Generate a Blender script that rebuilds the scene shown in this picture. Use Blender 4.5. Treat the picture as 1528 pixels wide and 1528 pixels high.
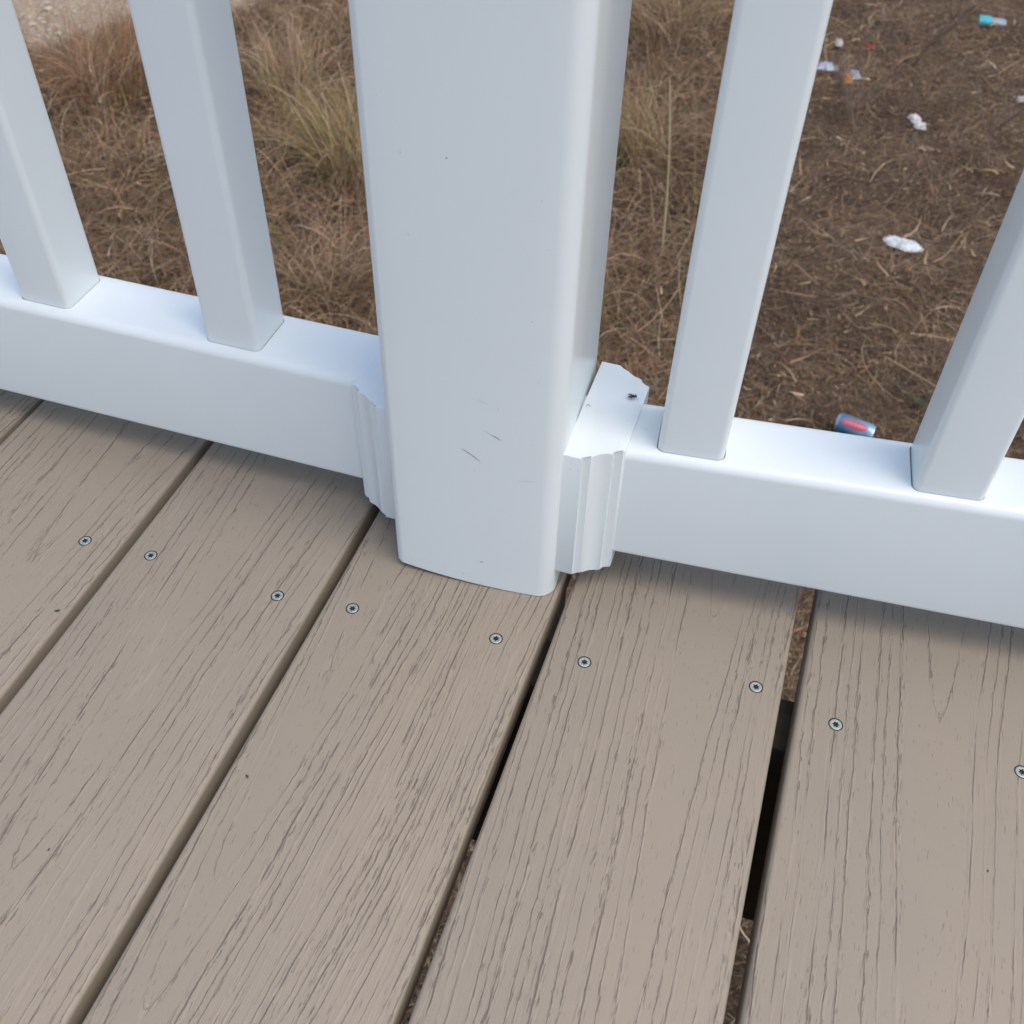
import bpy, bmesh, math, random
import numpy as np
from mathutils import Vector, Matrix

# ------------------------------------------------------------------ clean
for o in list(bpy.data.objects):
    bpy.data.objects.remove(o, do_unlink=True)
scn = bpy.context.scene
C = scn.collection
rnd = random.Random(7)
rng = np.random.default_rng(11)

# ------------------------------------------------------------------ camera
# rows: world axes (x along the rail, y outwards, z up) in camera axes (right, down, forward)
RC = np.array([[0.94969913, 0.23882254, -0.20257186],
               [0.31257544, -0.68325855, 0.65988964],
               [0.01918756, -0.69001561, -0.72354011]])
FPX, CPX, CAMH = 1553.71, 764.0, 0.52
cam_d = bpy.data.cameras.new('camera')
cam = bpy.data.objects.new('camera', cam_d)
C.objects.link(cam)
rg, dn, fw = RC[:, 0], RC[:, 1], RC[:, 2]
m = Matrix(((rg[0], -dn[0], -fw[0], 0), (rg[1], -dn[1], -fw[1], 0), (rg[2], -dn[2], -fw[2], CAMH), (0, 0, 0, 1)))
cam.matrix_world = m
cam_d.sensor_width = 36.0
cam_d.lens = 36.0 * FPX / 1528.0
cam_d.clip_start = 0.02
cam_d.clip_end = 2000.0
cam_d.dof.use_dof = True
cam_d.dof.focus_distance = 0.64
cam_d.dof.aperture_fstop = 18.0
scn.camera = cam

# ------------------------------------------------------------------ sky, sun, exposure
SUN_DIR = Vector((1.0, -0.28, 0)).normalized()
SUN_EL = math.radians(66)
SUN_AZ = math.atan2(SUN_DIR.x, SUN_DIR.y)          # clockwise from +y
world = bpy.data.worlds.new('World')
scn.world = world
world.use_nodes = True
wn = world.node_tree
wn.nodes.clear()
wo = wn.nodes.new('ShaderNodeOutputWorld')
bg = wn.nodes.new('ShaderNodeBackground')
sk = wn.nodes.new('ShaderNodeTexSky')
sk.sky_type = 'NISHITA'
sk.sun_disc = False
sk.sun_elevation = SUN_EL
sk.sun_rotation = SUN_AZ
sk.air_density = 1.0
sk.dust_density = 3.3
sk.ozone_density = 1.0
bg.inputs['Strength'].default_value = 0.15
wn.links.new(sk.outputs[0], bg.inputs['Color'])
wn.links.new(bg.outputs[0], wo.inputs['Surface'])

sun_d = bpy.data.lights.new('sun', 'SUN')
sun_d.energy = 0.55
sun_d.angle = math.radians(34)
sun_d.color = (1.0, 0.97, 0.92)
sun = bpy.data.objects.new('sun', sun_d)
C.objects.link(sun)
to_sun = Vector((SUN_DIR.x * math.cos(SUN_EL), SUN_DIR.y * math.cos(SUN_EL), math.sin(SUN_EL)))
sun.rotation_euler = to_sun.to_track_quat('Z', 'Y').to_euler()
sun.location = to_sun * 10

scn.view_settings.view_transform = 'Standard'
scn.view_settings.look = 'None'
scn.view_settings.exposure = 0.68
scn.view_settings.gamma = 1.0
scn.view_settings.use_curve_mapping = False

# ------------------------------------------------------------------ helpers
GZ = -1.70                                            # ground below the deck surface


def ray(px, py):
    return RC @ np.array([px - CPX, py - CPX, FPX])


def at(px, py, z):
    """the point at height z that lies on the ray of a photo pixel"""
    r = ray(px, py)
    t = (z - CAMH) / r[2]
    p = r * t
    return Vector((p[0], p[1], z))


def tag(o, label=None, cat=None, group=None, kind=None):
    if label: o['label'] = label
    if cat: o['category'] = cat
    if group: o['group'] = group
    if kind: o['kind'] = kind
    return o


def empty(name, loc=(0, 0, 0), rz=0.0):
    o = bpy.data.objects.new(name, None)
    o.location = loc
    o.rotation_euler = (0, 0, rz)
    o.empty_display_size = 0.05
    C.objects.link(o)
    return o


def link(name, mesh, mats, parent=None, loc=None, rot=None, smooth=None):
    o = bpy.data.objects.new(name, mesh)
    C.objects.link(o)
    if not isinstance(mats, (list, tuple)): mats = [mats]
    if not mesh.materials:
        for mt in mats: mesh.materials.append(mt)
    if parent is not None: o.parent = parent
    if loc is not None: o.location = loc
    if rot is not None: o.rotation_euler = rot
    return o


def bm_mesh(bm, name, smooth_angle=None):
    bmesh.ops.recalc_face_normals(bm, faces=bm.faces[:])
    me = bpy.data.meshes.new(name)
    bm.to_mesh(me)
    bm.free()
    if smooth_angle is not None:
        for p in me.polygons: p.use_smooth = True
        me.set_sharp_from_angle(angle=math.radians(smooth_angle))
    return me


def rrect(w, d, rads, n=6):
    """outline of a w x d rectangle; rads = radii of the corners (-,-),(+,-),(+,+),(-,+)"""
    if not isinstance(rads, (list, tuple)): rads = [rads] * 4
    out = []
    cs = [(-w/2, -d/2, 180), (w/2, -d/2, 270), (w/2, d/2, 0), (-w/2, d/2, 90)]
    for (cx, cy, a0), r in zip(cs, rads):
        ox = cx + (r if cx < 0 else -r)
        oy = cy + (r if cy < 0 else -r)
        for k in range(n + 1):
            a = math.radians(a0 + 90.0 * k / n)
            out.append((ox + r * math.cos(a), oy + r * math.sin(a)))
    return out


def prism(bm, outline, z0, z1, axis='z', mat=0):
    """extrude an outline; axis z: outline=(x,y); axis x: outline=(y,z), axis y: outline=(x,z). z0/z1 numbers or f(a,b)"""
    def P(a, b, t):
        if axis == 'z': return (a, b, t)
        if axis == 'x': return (t, a, b)
        return (a, t, b)
    f0 = z0 if callable(z0) else (lambda a, b: z0)
    f1 = z1 if callable(z1) else (lambda a, b: z1)
    v0 = [bm.verts.new(P(a, b, f0(a, b))) for a, b in outline]
    v1 = [bm.verts.new(P(a, b, f1(a, b))) for a, b in outline]
    n = len(outline)
    fs = []
    for i in range(n):
        j = (i + 1) % n
        fs.append(bm.faces.new((v0[i], v0[j], v1[j], v1[i])))
    fs.append(bm.faces.new(v0[::-1]))
    fs.append(bm.faces.new(v1))
    for f in fs: f.material_index = mat
    return fs


def tube(bm, pts, rad, n=6, mat=0):
    rings = []
    for i, p in enumerate(pts):
        p = Vector(p)
        a = Vector(pts[max(i-1, 0)]); b = Vector(pts[min(i+1, len(pts)-1)])
        t = (b - a).normalized()
        s = t.orthogonal().normalized()
        u = t.cross(s)
        r = rad[i] if isinstance(rad, (list, tuple)) else rad
        rings.append([bm.verts.new(p + s*r*math.cos(2*math.pi*k/n) + u*r*math.sin(2*math.pi*k/n)) for k in range(n)])
    for A, B in zip(rings[:-1], rings[1:]):
        for k in range(n):
            f = bm.faces.new((A[k], A[(k+1) % n], B[(k+1) % n], B[k]))
            f.material_index = mat
    for Rg, rev in ((rings[0], True), (rings[-1], False)):
        f = bm.faces.new(Rg[::-1] if rev else Rg)
        f.material_index = mat


# ------------------------------------------------------------------ materials
class NT:
    def __init__(self, name):
        self.mat = bpy.data.materials.new(name)
        self.mat.use_nodes = True
        self.t = self.mat.node_tree
        self.b = self.t.nodes['Principled BSDF']
        self.o = self.t.nodes['Material Output']

    def n(self, typ, **kw):
        nd = self.t.nodes.new('ShaderNode' + typ)
        for k, v in kw.items(): setattr(nd, k, v)
        return nd

    def _in(self, sock, v):
        if v is None: return
        if hasattr(v, 'is_output'): self.t.links.new(v, sock)
        else: sock.default_value = v

    def math(self, op, a, b=None, c=None, clamp=False):
        nd = self.n('Math', operation=op, use_clamp=clamp)
        self._in(nd.inputs[0], a); self._in(nd.inputs[1], b); self._in(nd.inputs[2], c)
        return nd.outputs[0]

    def mix(self, fac, a, b, typ='MIX'):
        nd = self.n('Mix', data_type='RGBA', blend_type=typ)
        self._in(nd.inputs[0], fac); self._in(nd.inputs[6], a); self._in(nd.inputs[7], b)
        return nd.outputs[2]

    def noise(self, vec, scale, detail=2.0, rough=0.5, out=0):
        nd = self.n('TexNoise')
        if vec is not None: self.t.links.new(vec, nd.inputs['Vector'])
        nd.inputs['Scale'].default_value = scale
        nd.inputs['Detail'].default_value = detail
        nd.inputs['Roughness'].default_value = rough
        return nd.outputs[out]

    def step(self, x, lo, hi, a=0.0, b=1.0, smooth=True):
        nd = self.n('MapRange', interpolation_type='SMOOTHSTEP' if smooth else 'LINEAR')
        self._in(nd.inputs[0], x); self._in(nd.inputs[1], lo); self._in(nd.inputs[2], hi)
        self._in(nd.inputs[3], a); self._in(nd.inputs[4], b)
        return nd.outputs[0]

    def xyz(self, x, y, z):
        nd = self.n('CombineXYZ')
        self._in(nd.inputs[0], x); self._in(nd.inputs[1], y); self._in(nd.inputs[2], z)
        return nd.outputs[0]

    def sep(self, v):
        nd = self.n('SeparateXYZ')
        self.t.links.new(v, nd.inputs[0])
        return nd.outputs

    def objco(self): return self.n('TexCoord').outputs['Object']
    def set(self, **kw):
        for k, v in kw.items(): self._in(self.b.inputs[k.replace('_', ' ')], v)

    def bump(self, h, dist, strength=1.0):
        nd = self.n('Bump')
        nd.inputs['Distance'].default_value = dist
        nd.inputs['Strength'].default_value = strength
        self.t.links.new(h, nd.inputs['Height'])
        self.t.links.new(nd.outputs[0], self.b.inputs['Normal'])


def rgba(r, g, b): return (r, g, b, 1.0)


def mat_vinyl():
    k = NT('white_vinyl')
    co = k.objco()
    n1 = k.noise(co, 9.0, 4.0, 0.6)
    c = k.mix(k.step(n1, 0.35, 0.75), rgba(0.758, 0.803, 0.785), rgba(0.743, 0.787, 0.768))
    # sparse specks of dust
    sp = k.noise(co, 420.0, 1.0, 0.5)
    c = k.mix(k.step(sp, 0.80, 0.84, 0.0, 0.35), c, rgba(0.30, 0.28, 0.26))
    n2 = k.noise(co, 6.0, 2.0, 0.5)
    k.set(Base_Color=c, Roughness=k.step(n2, 0.0, 1.0, 0.275, 0.315, False))
    k.b.inputs['IOR'].default_value = 1.5
    k.bump(k.noise(co, 16.0, 1.0, 0.4), 0.0005, 0.2)
    return k.mat


def mat_board():
    k = NT('taupe_composite_board')
    co = k.objco()
    s = k.sep(co)
    r0 = k.n('ObjectInfo').outputs['Random']
    at1 = k.n('Attribute', attribute_type='OBJECT', attribute_name='grain_center').outputs['Fac']
    at2 = k.n('Attribute', attribute_type='OBJECT', attribute_name='grain_shift').outputs['Fac']
    at3 = k.n('Attribute', attribute_type='OBJECT', attribute_name='grain_pitch').outputs['Fac']
    x, y, z = s[0], s[1], s[2]
    seed = k.math('MULTIPLY', at2, 7.31)
    # slow waviness of the grain along the board
    lowv = k.xyz(k.math('MULTIPLY', x, 14.0), k.math('MULTIPLY', y, 3.2), seed)
    low = k.math('SUBTRACT', k.noise(lowv, 1.0, 1.0, 0.4), 0.5)
    midv = k.xyz(k.math('MULTIPLY', x, 40.0), k.math('MULTIPLY', y, 22.0), seed)
    mid = k.math('SUBTRACT', k.noise(midv, 1.0, 2.0, 0.5), 0.5)
    finv = k.xyz(k.math('MULTIPLY', x, 160.0), k.math('MULTIPLY', y, 110.0), seed)
    fin = k.math('SUBTRACT', k.noise(finv, 1.0, 2.0, 0.5), 0.5)
    xd = k.math('ADD', x, k.math('MULTIPLY', low, 0.020))
    xd = k.math('ADD', xd, k.math('MULTIPLY', mid, 0.0026))
    xd = k.math('ADD', xd, k.math('MULTIPLY', fin, 0.0014))
    u = k.math('SUBTRACT', xd, at1)
    d = 0.016
    rad = k.math('SQRT', k.math('ADD', k.math('MULTIPLY', u, u), d * d))
    # cone taper -> cathedral arches
    ph = k.math('SUBTRACT', rad, k.math('MULTIPLY', k.math('ADD', y, at2), 0.042))
    ph = k.math('ADD', ph, k.math('MULTIPLY', low, 0.010))
    ph = k.math('DIVIDE', ph, at3)
    # uneven spacing of the rings
    ph = k.math('ADD', ph, k.math('MULTIPLY', k.math('SINE', k.math('MULTIPLY', ph, 2.3)), 0.26))
    fr = k.math('FRACT', k.math('ADD', ph, 40.0))
    tri = k.math('ABSOLUTE', k.math('SUBTRACT', fr, 0.5))            # 0 on the line
    # distance to the line in millimetres, so that arches stay as thin as the straight lines
    gr = k.math('MAXIMUM', k.math('DIVIDE', k.math('ABSOLUTE', u), rad), 0.16)
    tri = k.math('MULTIPLY', k.math('DIVIDE', k.math('MULTIPLY', tri, at3), gr), 1000.0)
    # wide soft valley beside each line, narrow cut on it
    ridge = k.step(tri, 0.3, 1.6)
    # which stretches of a line are cut deep
    brk = k.noise(k.xyz(k.math('MULTIPLY', x, 70.0), k.math('MULTIPLY', y, 9.0), seed), 1.0, 2.0, 0.55)
    fbrk = k.noise(k.xyz(k.math('MULTIPLY', x, 260.0), k.math('MULTIPLY', y, 42.0), seed), 1.0, 2.0, 0.6)
    line = k.math('MULTIPLY', k.step(tri, 0.32, 0.08), k.step(brk, 0.34, 0.50))
    line = k.math('MULTIPLY', line, k.step(fbrk, 0.36, 0.52, 0.15, 1.0))
    line = k.math('MULTIPLY', line, k.step(gr, 0.17, 0.5, 0.5, 1.0))
    # bundles of short dashes next to the lines
    dashv = k.xyz(k.math('MULTIPLY', xd, 1700.0), k.math('MULTIPLY', y, 120.0), seed)
    dash = k.noise(dashv, 1.0, 1.5, 0.5)
    zone = k.math('MULTIPLY', k.step(tri, 2.2, 0.9), k.step(brk, 0.44, 0.60))
    dashes = k.math('MULTIPLY', k.step(dash, 0.585, 0.66), zone)
    loose = k.math('MULTIPLY', k.step(dash, 0.70, 0.75), 0.5)
    dashes = k.math('MAXIMUM', dashes, loose)
    # raised streaks
    strv = k.xyz(k.math('MULTIPLY', xd, 650.0), k.math('MULTIPLY', y, 24.0), seed)
    streak = k.noise(strv, 1.0, 2.0, 0.6)
    strz = k.math('MULTIPLY', k.math('SUBTRACT', streak, 0.5), k.step(tri, 3.5, 0.8))
    flat = k.step(z, 0.0102, 0.0122)                 # the embossing stops at the rounded edge
    cut = k.math('MULTIPLY', k.math('MAXIMUM', line, k.math('MULTIPLY', dashes, 0.9)), flat)
    strz = k.math('MULTIPLY', strz, flat)
    h = k.math('ADD', k.math('MULTIPLY', k.math('MULTIPLY', ridge, flat), -0.12), k.math('MULTIPLY', cut, -0.75))
    h = k.math('ADD', h, k.math('MULTIPLY', strz, 0.85))
    gran = k.noise(co, 900.0, 3.0, 0.6)
    h = k.math('ADD', h, k.math('MULTIPLY', gran, 0.12))
    # colour: taupe, faintly mottled; the cuts are coloured darker
    mott = k.noise(k.xyz(k.math('MULTIPLY', x, 9.0), k.math('MULTIPLY', y, 4.0), seed), 1.0, 4.0, 0.6)
    c = k.mix(k.step(mott, 0.3, 0.7), BOARD_A, BOARD_B)
    c = k.mix(k.step(strz, 0.02, 0.16, 0.0, 0.32), c, BOARD_L)
    c = k.mix(k.math('MULTIPLY', cut, 0.60), c, BOARD_D)
    k.set(Base_Color=c, Roughness=k.step(gran, 0.3, 0.7, 0.50, 0.66))
    k.bump(h, 0.0006, 1.0)
    return k.mat


BOARD_A = rgba(0.290, 0.241, 0.180)
BOARD_B = rgba(0.272, 0.229, 0.175)
BOARD_L = rgba(0.36, 0.30, 0.24)
BOARD_D = rgba(0.095, 0.070, 0.055)


def mat_simple(name, col, rough=0.5, metal=0.0, var=0.0, scale=30.0, spec=None):
    k = NT(name)
    c = rgba(*col)
    if var > 0:
        n = k.noise(k.objco(), scale, 4.0, 0.6)
        c = k.mix(k.step(n, 0.3, 0.7), rgba(*[v * (1 - var) for v in col]), rgba(*[min(1, v * (1 + var)) for v in col]))
    k.set(Base_Color=c, Roughness=rough, Metallic=metal)
    if spec is not None: k.b.inputs['Specular IOR Level'].default_value = spec
    return k.mat


def mat_timber():
    k = NT('treated_timber')
    co = k.objco()
    s = k.sep(co)
    n = k.noise(k.xyz(k.math('MULTIPLY', s[0], 4.0), k.math('MULTIPLY', s[1], 90.0), k.math('MULTIPLY', s[2], 90.0)), 1.0, 4.0, 0.6)
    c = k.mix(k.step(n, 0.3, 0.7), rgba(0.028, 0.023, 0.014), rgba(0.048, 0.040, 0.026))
    k.set(Base_Color=c, Roughness=0.8)
    k.bump(n, 0.001, 0.4)
    return k.mat


def mat_grass():
    k = NT('dry_grass_blades')
    a = k.n('Attribute', attribute_type='GEOMETRY', attribute_name='blade_colour').outputs['Color']
    k.set(Base_Color=a, Roughness=0.65)
    k.b.inputs['Specular IOR Level'].default_value = 0.25
    # thin dry leaves let some light through
    tr = k.n('BsdfTranslucent')
    k.t.links.new(a, tr.inputs['Color'])
    ms = k.n('MixShader')
    ms.inputs[0].default_value = 0.25
    k.t.links.new(k.b.outputs[0], ms.inputs[1])
    k.t.links.new(tr.outputs[0], ms.inputs[2])
    k.t.links.new(ms.outputs[0], k.o.inputs['Surface'])
    return k.mat


SAND = at(90, 25, GZ)


def mat_ground():
    k = NT('soil_and_thatch')
    g = k.n('NewGeometry').outputs['Position']
    n1 = k.noise(g, 3.0, 6.0, 0.65)
    n2 = k.noise(g, 45.0, 6.0, 0.7)
    c = k.mix(k.step(n1, 0.3, 0.7), rgba(0.070, 0.048, 0.033), rgba(0.135, 0.096, 0.064))
    c = k.mix(k.step(n2, 0.48, 0.72, 0.0, 0.8), c, rgba(0.22, 0.165, 0.11))
    # pale sandy patch
    dv = k.n('VectorMath', operation='DISTANCE')
    k.t.links.new(g, dv.inputs[0])
    dv.inputs[1].default_value = SAND + Vector((-0.48, 0.78, 0))
    dd = k.math('ADD', dv.outputs['Value'], k.math('MULTIPLY', k.math('SUBTRACT', n1, 0.5), 0.9))
    sand = k.mix(k.step(n2, 0.35, 0.7), rgba(0.36, 0.285, 0.20), rgba(0.55, 0.45, 0.33))
    c = k.mix(k.step(dd, 1.42, 1.15), c, sand)
    k.set(Base_Color=c, Roughness=0.95)
    k.b.inputs['Specular IOR Level'].default_value = 0.1
    k.bump(n2, 0.03, 0.8)
    return k.mat


M_VINYL = mat_vinyl()
M_BOARD = mat_board()
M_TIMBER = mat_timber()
M_SCREW = mat_simple('coated_screw_steel', (0.40, 0.43, 0.39), 0.45, 0.55, 0.12, 800.0)
M_RECESS = mat_simple('screw_recess', (0.02, 0.025, 0.025), 0.7, 0.0, spec=0.2)
M_GRASS = mat_grass()
M_GROUND = mat_ground()
M_SCUFF = mat_simple('grey_scuff', (0.30, 0.33, 0.35), 0.6, 0, 0.3, 900.0)
M_SCUFF_F = mat_simple('faint_scuff', (0.56, 0.585, 0.60), 0.6, 0, 0.15, 900.0)
M_SPECK = mat_simple('dark_speck', (0.05, 0.045, 0.04), 0.7)

# ------------------------------------------------------------------ ground


def gh(x, y):
    """ground relief in metres"""
    x = np.asarray(x, float); y = np.asarray(y, float)
    h = 0.030*np.sin(1.7*x+0.4)*np.cos(1.3*y+1.0) + 0.018*np.sin(4.1*x+2.0*y) + 0.012*np.sin(7.3*y-3.1*x+1.0) + 0.006*np.sin(15*x+1.7)*np.sin(13*y)
    fade = np.clip((30 - np.hypot(x, y)) / 20.0, 0, 1)
    return GZ + h * fade


def axis(lo, hi, stp, far):
    a = np.arange(lo, hi + 1e-6, stp)
    ext = np.array([0.3, 0.8, 1.8, 4, 9, 20, 45, 100, far])
    return np.concatenate([lo - ext[::-1], a, hi + ext])


gx, gy = axis(-5.5, 2.5, 0.08, 600), axis(-0.5, 8.5, 0.08, 600)
X, Y = np.meshgrid(gx, gy)
V = np.stack([X.ravel(), Y.ravel(), gh(X, Y).ravel()], 1)
nx, ny = len(gx), len(gy)
ii = (np.arange(ny-1)[:, None]*nx + np.arange(nx-1)[None]).ravel()
F = np.stack([ii, ii+1, ii+nx+1, ii+nx], 1)
me = bpy.data.meshes.new('ground')
me.from_pydata(V.tolist(), [], F.tolist())
for p in me.polygons: p.use_smooth = True
tag(link('ground', me, M_GROUND), kind='structure')

# ------------------------------------------------------------------ deck
TH = 0.025
Y0, Y1 = -1.30, 0.560
deck = tag(empty('deck', (0, 0, 0)), 'taupe wood-grain composite deck with narrow gaps between its boards', 'deck')
#        left edge, right edge, rotation, grain centre, grain shift, pitch
BW = 0.1396
boards = [(-0.5190, -0.3815, 0.0, 0.020, 0.30, 0.0068), (-0.3750, -0.2395, 0.0, -0.004, 0.62, 0.0066),
          (-0.2330, -0.0948, 0.0, -0.045, 1.43, 0.0046), (-0.0885, 0.0530, 0.0, 0.022, 2.21, 0.0060),
          (0.0576, 0.1970, -0.0143, 0.010, 3.37, 0.0076)]
x = -0.5190
left = []
for i in range(6):
    left.insert(0, (x - 0.0045 - BW, x - 0.0045, 0.0, rnd.uniform(-0.03, 0.03), 4.0 + i*0.9, rnd.uniform(0.006, 0.009)))
    x -= BW + 0.0045
x = 0.203
right = []
for i in range(7):
    right.append((x, x + BW, -0.006, rnd.uniform(-0.03, 0.03), 11.0 + i*0.8, rnd.uniform(0.006, 0.009)))
    x += BW + 0.005


def screw_mesh():
    bm = bmesh.new()
    n = 24
    R = 0.0036
    prof = [(R, -0.0012), (R, 0.00005), (R*0.93, 0.00022), (R*0.82, 0.00024)]
    rings = []
    for r, z in prof:
        rings.append([bm.verts.new((r*math.cos(2*math.pi*k/n), r*math.sin(2*math.pi*k/n), z)) for k in range(n)])
    star = []
    for k in range(n):
        a = 2*math.pi*k/n
        rr = 0.00175 + 0.00042*math.cos(6*a)
        star.append((rr*math.cos(a), rr*math.sin(a)))
    s0 = [bm.verts.new((a, b, 0.00018)) for a, b in star]
    s1 = [bm.verts.new((a*0.9, b*0.9, 0.00007)) for a, b in star]
    rings.append(s0)
    for A, B in zip(rings[:-1], rings[1:]):
        for k in range(n): bm.faces.new((A[k], A[(k+1) % n], B[(k+1) % n], B[k]))
    for k in range(n):
        f = bm.faces.new((s0[k], s0[(k+1) % n], s1[(k+1) % n], s1[k])); f.material_index = 1
    f = bm.faces.new(s1); f.material_index = 1
    # dark countersink ring around the head
    o1 = [bm.verts.new((R*1.00*math.cos(2*math.pi*k/n), R*1.00*math.sin(2*math.pi*k/n), 0.00010)) for k in range(n)]
    o2 = [bm.verts.new((R*1.20*math.cos(2*math.pi*k/n), R*1.20*math.sin(2*math.pi*k/n), 0.00006)) for k in range(n)]
    for k in range(n):
        f = bm.faces.new((o1[k], o1[(k+1) % n], o2[(k+1) % n], o2[k])); f.material_index = 1
    return bm_mesh(bm, 'screw', 40)


SCREW = screw_mesh()
SCREW.materials.append(M_SCREW); SCREW.materials.append(M_RECESS)
screw_px = {6: [(127, 807)], 7: [(225, 829), (414, 889)], 8: [(526, 908), (740, 953)], 9: [(872, 988), (1128, 1025)], 10: [(1247, 1081), (1525, 1152)]}
allb = left + boards + right
for i, (xa, xb, rz, gc, gs, gp) in enumerate(allb):
    w = xb - xa
    bm = bmesh.new()
    r = 0.0032
    ol = rrect(w, TH, [0.0015, 0.0015, r, r], 5)
    prism(bm, ol, Y0, Y1, 'y')
    me = bm_mesh(bm, 'deck_board', 35)
    # boards turn about their y=0 point
    o = link('deck_board', me, M_BOARD, deck, ((xa + xb)/2, 0, -TH/2), (0, 0, rz))
    o['grain_center'] = gc; o['grain_shift'] = gs; o['grain_pitch'] = gp
    pts = []
    if i in screw_px:
        pts = [at(px, py, 0) for px, py in screw_px[i]]
        if i == 6: pts.append(Vector((-0.493, 0.357, 0)))
    else:
        xc = (xa+xb)/2
        pts = [Vector((xc + sx*0.048, 0.372 + 0.03*xc + rnd.uniform(-.004, .004), 0)) for sx in (-1, 1)]
    pts += [Vector(((xa+xb)/2 + sx*0.048, -0.035 + rnd.uniform(-.004, .004), 0)) for sx in (-1, 1)]
    ca, sa = math.cos(-rz), math.sin(-rz)
    for p in pts:
        dx, dy = p.x - (xa+xb)/2, p.y
        link('screw', SCREW, [M_SCREW, M_RECESS], o, (dx*ca - dy*sa, dx*sa + dy*ca, TH/2), (0, 0, rnd.uniform(0, 6)))

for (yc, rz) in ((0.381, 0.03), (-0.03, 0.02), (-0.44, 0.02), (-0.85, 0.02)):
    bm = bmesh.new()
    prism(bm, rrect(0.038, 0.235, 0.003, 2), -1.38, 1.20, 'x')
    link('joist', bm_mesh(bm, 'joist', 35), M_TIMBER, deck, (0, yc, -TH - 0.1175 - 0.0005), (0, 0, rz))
# blocking that carries the railing post, and two legs down to the ground
bm = bmesh.new()
prism(bm, rrect(0.085, 0.14, 0.003, 2), 0.404, 0.535, 'y')
link('post_blocking', bm_mesh(bm, 'post_blocking', 35), M_TIMBER, deck, (-0.158, 0, -TH - 0.0705))
for lx in (-1.1, 0.95):
    bm = bmesh.new()
    prism(bm, rrect(0.09, 0.09, 0.004, 2), GZ - 0.12, -TH - 0.002, 'z')
    link('support_leg', bm_mesh(bm, 'support_leg', 35), M_TIMBER, deck, (lx, 0.310 + 0.03*lx, 0))

# ------------------------------------------------------------------ railing
rail = tag(empty('railing', (-0.154, 0.462, 0)), 'white vinyl railing with square balusters and a thick square post on the deck', 'railing')
RL = Vector((-0.154, 0.462, 0))


def rp(x, y, z): return Vector((x, y, z)) - RL


PW, PR = 0.1048, 0.0105
PCX, PCY, PA = -0.1528, 0.4590, 0.0571
TOPZ = 0.90


def post_bottom(a, b):
    t = max(0.0, (0.042 - a) / (PW/2 + 0.042))
    return 0.0006 + 0.0045 * t**2.0


bm = bmesh.new()
ol = []
base = rrect(PW, PW, [0.0055, PR, PR, PR], 8)
# add points along the sides so that the arched cut shows
for i in range(len(base)):
    a, b = base[i], base[(i+1) % len(base)]
    ol.append(a)
    L = math.hypot(a[0]-b[0], a[1]-b[1])
    if L > 0.03:
        for k in range(1, 10): ol.append((a[0]+(b[0]-a[0])*k/10, a[1]+(b[1]-a[1])*k/10))
ol = [(a, b - (0.0022*(1 - min(1.0, abs(a)/(PW/2))**2) if b < 0 and abs(a) < PW/2 - 0.004 and b < -PW/2 + 0.003 else 0.0)) for a, b in ol]   # the sleeve bows out a little
prism(bm, ol, post_bottom, 1.02, 'z')
post = link('post', bm_mesh(bm, 'post', 40), M_VINYL, rail, rp(PCX, PCY, 0), (0, 0, PA))
bm = bmesh.new()
prism(bm, rrect(0.122, 0.122, 0.008, 5), 1.0205, 1.036, 'z')
top = bm.verts.new((0, 0, 1.066))
ring = [bm.verts.new((a, b, 1.0362)) for a, b in rrect(0.114, 0.114, 0.006, 5)]
for k in range(len(ring)): bm.faces.new((ring[k], ring[(k+1) % len(ring)], top))
link('post_cap', bm_mesh(bm, 'post_cap', 25), M_VINYL, rail, rp(PCX, PCY, 0), (0, 0, PA))

# scuffs and specks on the front face of the post
nrm = np.array([math.sin(PA), -math.cos(PA), 0.0])
fp = np.array([PCX, PCY, 0]) + nrm * (PW/2)
tan = Vector((math.cos(PA), math.sin(PA), 0))


def on_post(px, py):
    r = ray(px, py)
    t = ((fp - np.array([0, 0, CAMH])) @ nrm) / (r @ nrm)
    p = np.array([0, 0, CAMH]) + r * t
    d = p - np.array([PCX, PCY, 0])
    return (float(d @ np.array(tan)), float(p[2]))


def scuff(a, b, w, mt, nseg=6):
    (u0, z0), (u1, z1) = on_post(*a), on_post(*b)
    dx, dz = u1-u0, z1-z0
    L = math.hypot(dx, dz) or 1e-6
    nx_, nz_ = -dz/L, dx/L
    bm = bmesh.new()
    A, B = [], []
    bow = L*0.03
    for k in range(nseg+1):
        t = k/nseg
        hw = w*0.5*math.sin(math.pi*(0.06+0.88*t))**0.7 * rnd.uniform(0.7, 1.15)
        off = bow*math.sin(math.pi*t)
        A.append(bm.verts.new((u0+dx*t+nx_*(hw+off), -PW/2-0.00015-0.0022*(1-((u0+dx*t)/(PW/2))**2), z0+dz*t+nz_*(hw+off))))
        B.append(bm.verts.new((u0+dx*t-nx_*(hw-off), -PW/2-0.00015-0.0022*(1-((u0+dx*t)/(PW/2))**2), z0+dz*t-nz_*(hw-off))))
    for k in range(nseg): bm.faces.new((A[k], B[k], B[k+1], A[k+1]))
    me = bpy.data.meshes.new('scuff_mark'); bm.to_mesh(me); bm.free()
    link('scuff_mark', me, mt, post)


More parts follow.
